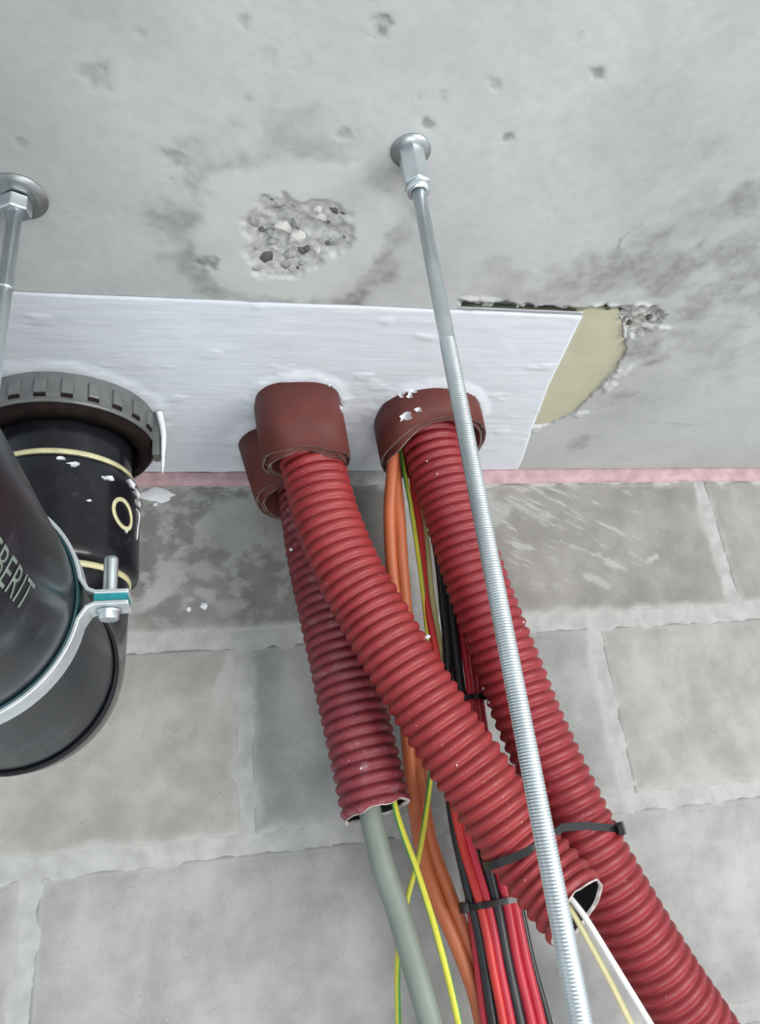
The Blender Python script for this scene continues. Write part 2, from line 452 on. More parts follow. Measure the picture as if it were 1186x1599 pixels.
F = np.stack([idx[:-1, :-1], idx[:-1, 1:], idx[1:, 1:], idx[1:, :-1]], -1).reshape(-1, 4)
ceiling = obj('ceiling', V, F, M['ceiling'], origin=(0, 0.5, CEIL))
tag(ceiling, 'stained grey concrete ceiling slab with a spalled patch', kind='structure')
for n_, a_ in (('pale', pale), ('stain', stain), ('spot', spot), ('broken', broken)):
    fattr(ceiling, n_, a_.reshape(-1))

# stones laid bare in the spalled patch
def stone_vf(c, r, flat, rnd):
    bm = bmesh.new()
    bmesh.ops.create_icosphere(bm, subdivisions=1, radius=1.0)
    a = rnd.uniform(0, 6.28); sx = r * rnd.uniform(.75, 1.3); sy = r * rnd.uniform(.6, 1.0)
    v = np.array([q.co for q in bm.verts]) * np.array([rnd.uniform(.72, 1.2) for _ in bm.verts])[:, None]
    f = [tuple(q.index for q in fc.verts) for fc in bm.faces]
    bm.free()
    v = v * (sx, sy, flat)
    ca, sa = math.cos(a), math.sin(a)
    v = np.c_[v[:, 0] * ca - v[:, 1] * sa, v[:, 0] * sa + v[:, 1] * ca, v[:, 2]]
    return v + c, f
rs = random.Random(3)
stones = [(.105, .489, .0085, 'd'), (.113, .491, .006, 'd'), (.074, .508, .0075, 'm'), (.049, .553, .0085, 'd'), (.081, .541, .0075, 'd'), (.086, .538, .004, 'd'),
          (.038, .566, .010, 'm'), (.066, .560, .009, 'm'), (.070, .549, .007, 'm'), (.056, .487, .009, 'm'), (.050, .481, .006, 'd'), (.070, .487, .005, 'm'),
          (.034, .510, .008, 'm'), (.050, .523, .006, 'm'), (.053, .533, .006, 'm'), (.094, .500, .007, 'l'), (.101, .505, .004, 'd'), (.122, .512, .006, 'm'),
          (.126, .528, .006, 'm'), (.112, .528, .007, 'm'), (.073, .568, .006, 'm'), (.083, .557, .006, 'm'), (.079, .564, .004, 'd'), (.043, .519, .003, 'd'),
          (.091, .491, .008, 'l'), (.062, .515, .010, 'l'), (.075, .526, .009, 'l'), (.095, .540, .006, 'l'), (.060, .572, .005, 'm'), (.041, .540, .006, 'm'), (.118, .520, .004, 'd'), (.104, .531, .004, 'd')]
for (x, y, r, t) in stones:
    v, f = stone_vf((x, y, CEIL + 0.0046), r * .92, 0.0050, rs)
    obj('aggregate_stone', v, f, M['stone_' + t], ceiling, smooth=False)
# crumbs in the broken slot and notch
for k in range(16):
    x = rs.uniform(.262, .495); y = rs.uniform(.602, .609) if x < .44 else rs.uniform(.604, .640)
    v, f = stone_vf((x, y, CEIL + 0.005), rs.uniform(.003, .006), 0.004, rs)
    obj('aggregate_stone', v, f, M['stone_' + rs.choice('dmm')], ceiling, smooth=False)

# ------------------------------------------------------------------ wall of concrete blocks
v, f = box(0.1, WALL + 0.0012 + 0.075, (FLOOR + 0.478) / 2, 6.6, 0.15, 0.478 - FLOOR)
wall = obj('wall_back', v, f, M['mortar'], smooth=False)
tag(wall, 'grey concrete block wall with flush pale mortar joints', kind='structure')
v, f = box(0.1, -1.2, FLOOR - 0.05, 6.6, 4.8, 0.1)
tag(obj('floor', v, f, M['floor'], smooth=False), 'bare grey screed floor', kind='structure')

SM_ELL = [(.004, .200, .009, .036, -.28, 1), (.030, .222, .007, .018, -.1, .8), (-.085, .318, .012, .034, -.65, .9), (-.064, .342, .016, .022, -.8, .7), (.030, .412, .045, .040, .3, .75),
          (.095, .425, .05, .05, 0, .85), (-.02, .350, .014, .010, 0, .7), (.593, .338, .0055, .022, 1.05, .9), (.555, .314, .006, .020, 1.0, .8), (.63, .352, .003, .012, 1.0, .6),
          (.473, .426, .005, .030, 1.1, .55), (.40, .43, .03, .03, 0, .6), (.66, .345, .003, .010, -1.3, .9), (.01, .30, .02, .008, 0, .6), (.04, .26, .006, .02, 0, .5), (.06, .245, .03, .012, 0, .5)]
def smear_field(x, z, row):
    s = np.zeros_like(x)
    w = (fbm(x, z, 60, 4, 77) - .5)
    for (cx, cz, a, b, r, k) in SM_ELL:
        u = (x - cx) * math.cos(r) + (z - cz) * math.sin(r); t = -(x - cx) * math.sin(r) + (z - cz) * math.cos(r)
        s = np.maximum(s, k * sstep(1.25, .8, np.hypot(u / a, t / b) + w * 1.6))
    return s
BL, BH, J = 0.490, 0.2305, 0.020
colors = {(0, 0): (.235, .235, .225), (0, 1): (.275, .265, .25), (0, 2): (.31, .30, .285), (1, 0): (.325, .318, .30), (1, 1): (.31, .318, .313), (1, 2): (.35, .34, .33),  # block tones, with light from below put into the lower rows' colours
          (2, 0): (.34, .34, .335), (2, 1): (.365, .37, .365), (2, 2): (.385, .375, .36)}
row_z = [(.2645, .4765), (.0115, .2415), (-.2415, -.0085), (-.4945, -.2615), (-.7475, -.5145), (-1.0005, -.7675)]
row_x0 = [-0.225, 0.037, -0.205, 0.037, -0.205, 0.037]
for r, (z0, z1) in enumerate(row_z):
    for k in range(-3, 5):
        x0 = row_x0[r] + k * 0.507; x1 = x0 + BL
        if x1 < -1.3 or x0 > 1.9: continue
        vis = r < 4 and x1 > -.5 and x0 < 1.2
        nu, nv = (100, 48) if vis else (16, 8)
        # a touch denser near the rim so the worn arrises read
        uu = np.linspace(0, 1, nu); vv = np.linspace(0, 1, nv)
        X, Z = np.meshgrid(x0 + (x1 - x0) * uu, z0 + (z1 - z0) * vv, indexing='ij')
        e = np.minimum(np.minimum(X - x0, x1 - X), np.minimum(Z - z0, z1 - Z))
        ragged = (fbm(X, Z, 45, 4, 100 + r) - .5)
        Y = WALL - 0.0004 + 0.0020 * sstep(0.009, 0.0, e + ragged * 0.016) + (fbm(X, Z, 30, 4, 120 + r) - .5) * 0.0018
        pit = sstep(.70, .78, fbm(X, Z, 75, 3, 140 + r))
        Y += pit * 0.0007
        Vb = np.stack([X, Y, Z], -1).reshape(-1, 3)
        Fb = grid_faces(nu, nv)
        # side skirts give the block its depth
        ring = [i * nv for i in range(nu)] + [(nu - 1) * nv + j for j in range(1, nv)] + [i * nv + nv - 1 for i in range(nu - 2, -1, -1)] + [j for j in range(nv - 2, 0, -1)]
        back = Vb[ring].copy(); back[:, 1] = WALL + 0.07
        o0 = len(Vb); n = len(ring)
        Fb += [(ring[i], o0 + i, o0 + (i + 1) % n, ring[(i + 1) % n]) for i in range(n)]
        b = obj('block', np.vstack([Vb, back]), Fb, M['block'], wall, smooth=True)
        sm = smear_field(X, Z, r).reshape(-1) if vis else np.zeros(nu * nv)
        z0_ = np.zeros(n)
        film = (.75 * sstep(.26, .05, X) * sstep(.24, .32, Z) if r == 0 else .14 + 0 * X).reshape(-1)
        stk = (.8 * sstep(.30, .38, X) * sstep(.74, .58, X) * sstep(.28, .36, Z) if r == 0 else 0 * X).reshape(-1)
        fattr(b, 'film', np.r_[film, z0_]); fattr(b, 'streak', np.r_[stk, z0_])
        edge = (0.8 * sstep(.012, .001, e + ragged * .018)).reshape(-1)
        fattr(b, 'smear', np.r_[np.maximum(sm, edge), np.zeros(n)])
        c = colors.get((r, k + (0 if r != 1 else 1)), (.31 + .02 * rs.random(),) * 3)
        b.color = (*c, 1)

# joint between wall and slab: pink fire foam with a cement-filled gap
def strip(name, x0, x1, mat, seed, label, y=WALL - 0.006, amp=.004):
    n = max(8, int((x1 - x0) / .004)); m_ = 8
    X = np.linspace(x0, x1, n)[:, None] + np.zeros(m_)
    t = np.linspace(0, 1, m_)[None] + np.zeros((n, 1))
    lo = .4775 - .004 * (fbm(X, X * 0, 40, 3, seed) - .5); hi = CEIL + .003
    Z = lo + (hi - lo) * t
    Y = y + amp * (fbm(X, Z, 55, 4, seed + 1) - .5) + .006 * (2 * t - 1) ** 6
    F = grid_faces(n, m_)
    V = np.stack([X, Y, Z], -1).reshape(-1, 3)
    ring = [i * m_ for i in range(n)] + [(n - 1) * m_ + j for j in range(1, m_)] + [i * m_ + m_ - 1 for i in range(n - 2, -1, -1)] + [j for j in range(m_ - 2, 0, -1)]
    fr = V[ring]; bk = fr.copy(); bk[:, 1] = WALL + .06
    o0 = len(V); n = len(ring)
    F += [(o0 + i, o0 + n + i, o0 + n + (i + 1) % n, o0 + (i + 1) % n) for i in range(n)]
    return tag(obj(name, np.vstack([V, fr, bk]), F, mat, origin=((x0 + x1) / 2, y, .49)), label, kind='structure')
strip('trim_1', -3.2, 0.13, M['pink'], 11, 'pink fire foam joint between block wall and slab, left of the conduits')
strip('trim_2', 0.345, 3.4, M['pink'], 12, 'long pink fire foam joint between block wall and slab, right of the conduits')
strip('trim_3', 0.13, 0.345, M['filler'], 13, 'rough grey cement joint behind the conduits', amp=.006)

# white paint flakes stuck to the wall below the foam
def blob(name, cx, cz, a, b, mat, parent, y=WALL - .0012, seed=0, rot=0.0, th=.0012):
    n = 18; th_ = np.linspace(0, 2 * np.pi, n, endpoint=False)
    rr = 1 + .5 * (vnoise(np.cos(th_) * 2 + 9, np.sin(th_) * 2 + 9, seed) - .5) + .35 * (vnoise(np.cos(th_) * 5 + 9, np.sin(th_) * 5 + 9, seed + 5) - .5)
    x = a * rr * np.cos(th_); z = b * rr * np.sin(th_)
    x, z = x * math.cos(rot) - z * math.sin(rot), x * math.sin(rot) + z * math.cos(rot)
    V = np.vstack([np.c_[cx + x, np.full(n, y + .001), cz + z], np.c_[cx + x * .8, np.full(n, y - th), cz + z * .8], [[cx, y - th * 1.3, cz]]])
    F = [(i, (i + 1) % n, n + (i + 1) % n, n + i) for i in range(n)] + [(n + i, n + (i + 1) % n, 2 * n) for i in range(n)]
    return obj(name, V, F, mat, parent)
blob('paint_flake', -.082, .464, .022, .012, M['paint'], wall, seed=3)
blob('paint_flake', -.020, .300, .005, .005, M['paint'], wall, seed=4)
blob('paint_flake', -.040, .296, .003, .004, M['paint'], wall, seed=5)
blob('paint_flake', -.085, .450, .004, .003, M['paint'], wall, seed=6)

# ------------------------------------------------------------------ fire-stop board with white coating
board = thing('firestop_board', (0, .75, CEIL), 'white coated fire-stop board filling the slab opening, bare cream at its right end', 'board')
bx = [(-.9, .628), (.25, .628), (.388, .628), (.392, .613), (.40, .608), (.44, .608), (.462, .640), (.484, .675), (.495, .720), (.490, .766), (.484, .823), (.462, .853), (.42, .862), (.40, .89), (-.9, .89)]
n = len(bx)
V = np.array([(x, y, CEIL + .003) for x, y in bx] + [(x, y, CEIL + .020) for x, y in bx])
F = [tuple(range(n))] + [tuple(range(2 * n - 1, n - 1, -1))] + [(i, n + i, n + (i + 1) % n, (i + 1) % n) for i in range(n)]
tag(obj('bare_board', V, F, M['cream'], board, smooth=False), 'bare cream mineral board')

SLEEVES = [(.098, .802, .052, .054), (.083, .903, .055, .055), (.272, .830, .068, .072)]
COLLAR = (-.177, .842, .104)
def right_edge(y): return np.interp(y, [.612, .751, .856, .953, .99], [.398, .416, .436, .457, .463])
cy = np.arange(.612, .9885, .0018)
ct = np.linspace(0, 1, 560)
CY = cy[None] + np.zeros((560, 1))
CX = -.85 + (right_edge(CY) + .85) * (1 - (1 - ct[:, None]) ** 1.35)
near = np.zeros_like(CX)
for (sx, sy, a, b) in SLEEVES:
    d = (np.hypot((CX - sx) / a, (CY - sy) / b) - 1) * a
    near = np.maximum(near, sstep(.020, .002, d + .012 * (fbm(CX, CY, 50, 3, 6) - .5)))
d = np.hypot(CX - COLLAR[0], CY - COLLAR[1]) - COLLAR[2]
near = np.maximum(near, .9 * sstep(.022, .002, d + .014 * (fbm(CX, CY, 40, 3, 7) - .5)))
CZ = CEIL - .0022 - .0006 * (fbm(CX * .12, CY, 90, 4, 8) - .5) - .0022 * (fbm(CX, CY, 14, 4, 9) - .5) - .0030 * near * (.6 + .8 * fbm(CX, CY, 45, 3, 16)) - .0009 * sstep(.68, .84, fbm(CX * .6, CY, 38, 3, 10))
E_ = np.minimum(CY - .612, right_edge(CY) - CX)
CZ = np.minimum(CZ, CEIL - .0008) + .0016 * sstep(.004, 0, E_)
V = np.stack([CX, CY, CZ], -1).reshape(-1, 3)
nu, nv = CX.shape
idx = np.arange(nu * nv).reshape(nu, nv)
F = [tuple(q) for q in np.stack([idx[:-1, :-1], idx[:-1, 1:], idx[1:, 1:], idx[1:, :-1]], -1).reshape(-1, 4)]
top = V.copy(); top[:, 2] = CEIL + .0032
ring = list(idx[:, 0]) + list(idx[-1, 1:]) + list(idx[-2::-1, -1]) + list(idx[0, -2:0:-1])
rv = top[ring]; o0 = len(V); n = len(ring)
F += [(ring[i], o0 + i, o0 + (i + 1) % n, ring[(i + 1) % n]) for i in range(n)]
tag(obj('white_coating', np.vstack([V, rv]), F, M['coating'], board), 'brushed white coating')

# ------------------------------------------------------------------ fire collar round the drain pipe
PX, PY = -.177, .842
collar = thing('fire_collar', (PX, PY, CEIL), 'grey steel fire collar with raised lugs around the black drain pipe', 'fire collar')
NL = 24
v, f = lathe_vf([(.086, .497), (.104, .499), (.1045, .462), (.1052, .461), (.1052, .4580), (.1040, .4570), (.1022, .4570), (.1015, .470), (.086, .474)], NL * 3, (PX, PY, 0))
bevel_mod(obj('ring', v, f, M['collar'], collar, smooth=False), .0006, 1)
v, f = lathe_vf([(.1018, .470), (.1018, .4585), (.0985, .4490), (.0860, .4470), (.082, .470)], 64, (PX, PY, 0))
obj('intumescent_lining', v, f, M['collar_in'], collar)
for k in range(NL):
    a = 2 * math.pi * (k + .5) / NL + .06
    ca, sa = math.cos(a), math.sin(a)
    R = np.array([[-sa, ca, 0], [ca, sa, 0], [0, 0, 1]])      # x tangential, y radial
    v1, f1 = box(0, 0, 0, .0140, .0080, .0185)
    v1[:, 0] *= np.where(v1[:, 1] > 0, .86, 1.0)
    v1 = v1 @ R.T + (PX + ca * .1035, PY + sa * .1035, .4765)
    bevel_mod(obj('lug', v1, f1, M['collar'], collar, smooth=False), .0012, 2)
    v2, f2 = box(0, 0, 0, .012, .003, .0035, R)
    obj('slot', v2 + (PX + ca * .1042, PY + sa * .1042, .4650), f2, M['collar_in'], collar, smooth=False)
# the closing clip of the collar, on its right side
a = -.10
for (rr, zz, hx, hy, hz) in ((.1075, .468, .020, .009, .062), (.1135, .452, .014, .006, .026)):
    ca, sa = math.cos(a), math.sin(a)
    R = np.array([[-sa, ca, 0], [ca, sa, 0], [0, 0, 1]])
    v, f = box(0, 0, 0, hx, hy, hz, R)
    bevel_mod(obj('clip', v + (PX + ca * rr, PY + sa * rr, zz), f, M['collar'], collar, smooth=False), .0012, 2)
pts = [(PX + math.cos(-.22) * .1125, PY + math.sin(-.22) * .1125, .492), (PX + math.cos(-.20) * .117, PY + math.sin(-.20) * .117, .465), (PX + math.cos(-.18) * .1165, PY + math.sin(-.18) * .1165, .437), (PX + math.cos(-.18) * .116, PY + math.sin(-.18) * .116, .412)]
C_, s_ = spline(pts, .003)
v, f = tube_vf(pts, np.interp(np.linspace(0, 1, len(C_)), [0, .4, .8, 1], [.0042, .0034, .0022, .0012]), 8, .003)
tag(obj('paint_drip', v, f, M['paint'], collar), 'white paint run')

# ------------------------------------------------------------------ black drain pipe
PZ = .168
RP = .077
pipe = thing('drain_pipe', (PX, PY, PZ), 'thick black plastic drain pipe bending from the ceiling towards the camera', 'pipe')
v, f = lathe_vf([(RP, .56), (RP, .283)], 72, (PX, PY, 0))
obj('riser', v, f, M['pe_gloss'], pipe)
v, f = lathe_vf([(RP - .001, .4075), (.0815, .4068), (.0850, .402), (.0868, .393), (.0872, .375), (.0876, .345), (.0878, .315), (.0885, .302), (.0882, .294), (.0862, .2885), (RP - .001, .287)], 80, (PX, PY, 0))
socket = obj('weld_socket', v, f, M['pe_gloss'], pipe)
for (z, r0, h) in ((.4105, .0795, .0080), (.2845, .0797, .0075)):
    v, f = lathe_vf([(RP - .001, z + h / 2), (r0, z + h / 2 - .0006), (r0 + .0003, z), (r0, z - h / 2 + .0006), (RP - .001, z - h / 2)], 72, (PX, PY, 0))
    tag(obj('yellow_ring', v, f, M['yellow_mark'], pipe), 'pale yellow marking ring')
# printed ring mark on the socket (an upright oval) and the stroke beside it
def on_socket(a, z, r=.0884): return (PX + r * math.cos(a), PY + r * math.sin(a), z)
A0 = math.radians(-31); ts = np.linspace(0, 2 * np.pi, 40, endpoint=False)
V = []
for t in ts:
    for k, (q, rr) in enumerate(((1.0, .0872), (1.0, .0886), (.74, .0886), (.74, .0872))):
        V.append(on_socket(A0 + q * .200 * math.cos(t) + .03 * math.sin(t) * -1, .3495 + q * .0185 * math.sin(t), rr))
obj('oval_mark', V, grid_faces(40, 4, True, True), M['yellow_mark'], socket)
pts = [on_socket(math.radians(-13), .366), on_socket(math.radians(-6), .364), on_socket(math.radians(-9), .345), on_socket(math.radians(-11), .330)]
v, f = tube_vf(pts, .0011, 6, .003)
obj('stroke_mark', v, f, M['paint'], socket)
for k, (a, z, s) in enumerate(((-72, .392, .004), (-80, .398, .003), (-45, .386, .0045), (-50, .383, .003), (-22, .392, .006), (-12, .388, .007), (-28, .33, .0022), (-60, .352, .0018), (-8, .376, .006))):
    th_ = np.linspace(0, 2 * np.pi, 10, endpoint=False)
    rr = s * (1 + .9 * (RNG.random(10) - .5))
    P0 = [on_socket(math.radians(a) + r_ * math.cos(t) / .087 * 1.4, z + r_ * math.sin(t) * .7, .0888 if z < .385 else .0874 + .0008) for r_, t in zip(rr, th_)]
    P1 = [on_socket(math.radians(a) + r_ * math.cos(t) / .087 * 1.4, z + r_ * math.sin(t) * .7, .0860) for r_, t in zip(rr, th_)]
    obj('paint_splash', P0 + P1, [tuple(range(10))] + [(i, (i + 1) % 10, 10 + (i + 1) % 10, 10 + i) for i in range(10)], M['paint'], socket)
# elbow: quarter bend from vertical to the run towards the camera
RB = .115
arc = [(PX, PY - RB + RB * math.cos(t), PZ + RB - RB * math.sin(t)) for t in np.linspace(0, math.pi / 2, 13)]
EZ = PZ - .008
arc = [(x, y, z - .008 * k / 12) for k, (x, y, z) in enumerate(arc)]
ep = [(PX, PY, .300)] + arc + [(PX, PY - RB - .020, EZ)]
v, f = tube_vf(ep, np.interp(np.linspace(0, 1, len(spline(ep, .006)[0])), [0, .3, .75, 1], [RP + .0012, RP + .0015, .0835, .0840]), 72, .006, cap=True, ref=(1.0, 0, 0))
elbow = obj('elbow', v, f, M['pe_gloss'], pipe)
def bead(c, ax, r, mat, par, name='weld_bead', h=.004, up=.003):
    v, f = lathe_vf([(r - .001, -h), (r + up * .7, -h * .6), (r + up, 0), (r + up * .7, h * .6), (r - .001, h)], 72, c, ax)
    return obj(name, v, f, mat, par)
bead((PX, PY - RB - .012, EZ), (0, 1, 0), .0835, M['pe_gloss'], elbow)
RR = .0800
rp_ = [(PX, PY - RB - .006, EZ), (PX, PY - RB - .04, EZ + .001), (PX, .60, PZ - .0015), (PX, .555, PZ), (PX, .50, PZ), (PX, .2, PZ), (PX, -.6, PZ), (PX, -1.5, PZ)]
rc_, rs_ = spline(rp_, .01)
v, f = tube_vf(rp_, np.interp(rc_[:, 1], [.50, .56, .70, .80], [RR, RR, .0825, .0825]), 72, .01, ref=(1.0, 0, 0))
run = obj('horizontal_run', v, f, M['pe'], pipe)
# maker's lettering along the run
cu = bpy.data.curves.new('print', 'FONT'); cu.body = 'GEBERIT'; cu.size = 0.021; cu.extrude = 0.0
cu.space_character = 1.02
cu.resolution_u = 3
to = bpy.data.objects.new('print', cu); COL.objects.link(to)
bpy.context.view_layer.update()
dg = bpy.context.evaluated_depsgraph_get()
tm = bpy.data.meshes.new_from_object(to.evaluated_get(dg))
bpy.data.objects.remove(to, do_unlink=True)
bm = bmesh.new(); bm.from_mesh(tm)
bmesh.ops.triangulate(bm, faces=bm.faces[:])
bmesh.ops.subdivide_edges(bm, edges=[e for e in bm.edges if e.calc_length() > .004], cuts=2)
tv = np.array([q.co for q in bm.verts]); tf = [tuple(q.index for q in fc.verts) for fc in bm.faces]
bm.free()
w_ = tv[:, 0].max() - tv[:, 0].min(); h_ = tv[:, 1].max() - tv[:, 1].min()
ly = .427 - (tv[:, 0].max() - tv[:, 0]) / w_ * .098
la = np.radians(-28.3 + (tv[:, 1] - tv[:, 1].min()) / h_ * 11.5)
lr = RR + .0004
V = np.c_[PX + lr * np.cos(la), ly, PZ + lr * np.sin(la)]
# one mesh per printed letter
par_ = list(range(len(V)))
def root_(i):
    while par_[i] != i: i = par_[i]
    return i
for q in tf:
    a_ = root_(q[0])
    for k in q[1:]: par_[root_(k)] = a_
for g in sorted({root_(q[0]) for q in tf}, key=lambda i: V[i][1]):
    fs = [q for q in tf if root_(q[0]) == g]
    ids = sorted({k for q in fs for k in q}); mp = {k: i for i, k in enumerate(ids)}
    obj('letter', V[ids], [tuple(mp[k] for k in q) for q in fs], M['print'], run)

# ------------------------------------------------------------------ pipe clamp
clamp = thing('pipe_clamp', (PX, .5375, PZ), 'zinc split pipe clamp with bolted side flange around the black run', 'clamp')
Y0, Y1 = .525, .550
RO = .0850; TH = .003
def clamp_profile(sign):
    """outline in x,z of one half band with two outward flanges"""
    pts = []
    g = .0056; fl = .030
    a0 = math.asin((g + .010) / RO)
    # outside going right flange -> over -> left flange
    out = [(RO + fl, g), (RO + .008, g), (RO + .0035, g + .002)] + [(RO * math.cos(t), RO * math.sin(t)) for t in np.linspace(a0, math.pi - a0, 48)] + [(-RO - .0035, g + .002), (-RO - .008, g), (-RO - fl, g)]
    P = np.array(out)
    T = np.gradient(P, axis=0); T /= np.linalg.norm(T, axis=1)[:, None]
    N = np.c_[T[:, 1], -T[:, 0]]
    return P, P - N * TH
for sign, nm in ((1, 'upper_half'), (-1, 'lower_half')):
    P, Q = clamp_profile(sign)
    n = len(P)
    V = []
    for (A, y) in ((P, Y0), (Q, Y0), (Q, Y1), (P, Y1)):
        V.append(np.c_[PX + A[:, 0], np.full(n, y), PZ + .012 + sign * A[:, 1] - .012 * 1.0])
    V = np.vstack(V)
    F = []
    for k in range(4):
        k2 = (k + 1) % 4
        F += [(k * n + i, k * n + i + 1, k2 * n + i + 1, k2 * n + i) for i in range(n - 1)]
    F += [(0, n, 2 * n, 3 * n), (n - 1, 4 * n - 1, 3 * n - 1, 2 * n - 1)]
    bevel_mod(obj(nm, V, F, M['zinc_dull'], clamp, smooth=False), .0007, 2)
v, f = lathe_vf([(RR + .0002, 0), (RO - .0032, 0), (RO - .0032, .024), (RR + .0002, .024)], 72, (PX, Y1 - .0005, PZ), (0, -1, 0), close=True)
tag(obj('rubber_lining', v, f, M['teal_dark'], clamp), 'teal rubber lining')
for s in (1, -1):
    bxp = PX + s * (RO + .016)
    v, f = box(bxp + s * .002, (Y0 + Y1) / 2, PZ, .022, .022, .0058)
    obj('rubber_pad', v, f, M['teal'], clamp, smooth=False)
    prof = [(.0001, .034), (.0042, .0335), (.0050, .032)]
    z = .032
    while z > .007:
        prof += [(.0052, z), (.0047, z - .0006)]; z -= .0012
    prof += [(.0048, -.012), (.0001, -.012)]
    v, f = lathe_vf(prof, 20, (bxp, (Y0 + Y1) / 2, PZ))
    bolt = obj('bolt', v, f, M['zinc'], clamp)
    v, f = lathe_vf([(.0001, -.0065), (.0085, -.0065), (.0088, -.0078), (.0072, -.0082), (.0068, -.0128), (.0055, -.0138), (.0040, -.0120), (.0001, -.0118)], 24, (bxp, (Y0 + Y1) / 2, PZ))
    obj('bolt_head', v, f, M['zinc'], bolt)
v, f = lathe_vf([(.0001, RO - .001), (.011, RO - .001), (.011, RO + .020), (.0065, RO + .021), (.0001, RO + .021)], 6, (PX + .008, .533, PZ))
obj('rod_boss', v, f, M['zinc_dull'], clamp, smooth=False)

# ------------------------------------------------------------------ hanger rods
def hex_vf(c, ax, r, h0, h1, ch=.001):
    return lathe_vf([(.0001, h0), (r - ch, h0), (r, h0 + ch), (r, h1 - ch), (r - ch, h1), (.0001, h1)], 6, c, ax, twist=.35)
def rod(label, top, bot, r, thread_from, washer_r, nut_r, nut_len, collar_len):
    top = np.array(top); bot = np.array(bot)
    ax = (bot - top); L = np.linalg.norm(ax); ax /= L
    t = thing('hanger_rod', tuple(top), label, 'threaded rod')
    prof = [(.0001, 0.0), (r, 0.0), (r, thread_from)]
    s = thread_from
    while s < L - .003:
        prof += [(r + .0001, s + .0004), (r + .0001, s + .0008), (r - .00018, s + .0012), (r - .00018, s + .0015)]
        s += .0017
    prof += [(r, L), (.0001, L)]
    v, f = lathe_vf(prof, 24, top, ax)
    obj('shaft', v, f, M['zinc'], t)
    v, f = hex_vf(top, ax, nut_r, .003, nut_len)
    bevel_mod(obj('coupling_nut', v, f, M['zinc'], t, smooth=False), .0009, 2)
    if collar_len:
        v, f = lathe_vf([(r, nut_len - .002), (nut_r * .80, nut_len - .002), (nut_r * .80, nut_len + collar_len), (r + .0004, nut_len + collar_len + .001)], 28, top, ax)
        obj('end_collar', v, f, M['zinc'], t)
    v, f = lathe_vf([(.004, .0005), (washer_r * .6, .0004), (washer_r, -.0004), (washer_r, .0016), (washer_r * .6, .0030), (nut_r * .8, .0034)], 40, (top[0], top[1], CEIL), (0, 0, -1))
    obj('washer', v, f, M['zinc_dark'], t)
    return t
rod('long zinc threaded hanger rod in front of the red conduits', (.1570, .4200, .4995), (.1710, .3830, -.60), .0057, .19, .0165, .0112, .040, .006)
rl = rod('short zinc hanger rod with wide washer, above the black pipe clamp', (-.1540, .4960, .4995), (-.1690, .5330, .262), .0058, .20, .0235, .0125, .016, .0)
v, f = lathe_vf([(.0058, .082), (.0064, .0825), (.0064, .0838), (.0058, .0845)], 24, (-.1540, .4960, .4995), (-.015, .037, -.2375))
obj('end_ring', v, f, M['zinc'], rl)

# ------------------------------------------------------------------ brown intumescent sleeves
def sleeve(label, c0, shift, a, b, zlow, layers, power=2.0, splash=()):
    t = thing('fire_sleeve', (c0[0], c0[1], CEIL), label, 'fire sleeve')
    n = 72
    th_ = np.linspace(0, 2 * np.pi, n, endpoint=False)
    def ov(k, z, sc=0.0):
        e = 2.0 / power
        x = (a - sc) * np.sign(np.cos(th_)) * np.abs(np.cos(th_)) ** e
        y = (b - sc) * np.sign(np.sin(th_)) * np.abs(np.sin(th_)) ** e
        q = (CEIL - z) / .1
        return np.c_[c0[0] + x + shift[0] * q, c0[1] + y + shift[1] * q, np.broadcast_to(z, (n,))]
    for k in range(layers):
        off = k * .0031
        zl = zlow(th_) + k * .0016 * np.sin(th_ * 2 + k * 2.1) + (.004 * (k % 2) - .003 * (k > 1)) + .0022 * (vnoise(th_ * 2.5, th_ * 0 + k, 3 + k) - .5)
        zt = np.full(n, CEIL + .004)
        zm = zt + (zl - zt) * .5
        rows = [ov(k, zt, off), ov(k, zm, off - .0006), ov(k, zl, off), ov(k, zl + .0003, off + .0006), ov(k, zl, off + .0022), ov(k, zm, off + .0024), ov(k, zt, off + .0024)]
        V = np.vstack(rows)
        F = grid_faces(len(rows), n, True, True)
        fm = [1 if i in (2, 3) else 0 for i in range(len(rows)) for j in range(n)]
        obj('wrap_layer', V, F, None, t, smooth=True, mats=[M['brown'], M['brown_edge']], fmat=fm)
    for j, (ang, z, s) in enumerate(splash):
        i = int(round(ang / (2 * math.pi) * n)) % n
        th0 = th_[i]
        m_ = 12; tt = np.linspace(0, 2 * np.pi, m_, endpoint=False)
        rr = s * (1 + 1.0 * (RNG.random(m_) - .5))
        P0 = []; P1 = []
        for r_, q in zip(rr, tt):
            aa = th0 + r_ * math.cos(q) / a; zz = z + r_ * math.sin(q) * .8
            g = (CEIL - zz) / .1; e = 2.0 / power
            for lst, sc in ((P0, -.0016), (P1, .001)):
                lst.append((c0[0] + (a - sc) * math.copysign(abs(math.cos(aa)) ** e, math.cos(aa)) + shift[0] * g,
                            c0[1] + (b - sc) * math.copysign(abs(math.sin(aa)) ** e, math.sin(aa)) + shift[1] * g, zz))
        obj('paint_splash', P0 + P1, [tuple(range(m_))] + [(i_, (i_ + 1) % m_, m_ + (i_ + 1) % m_, m_ + i_) for i_ in range(m_)], M['paint'], t)
    return t
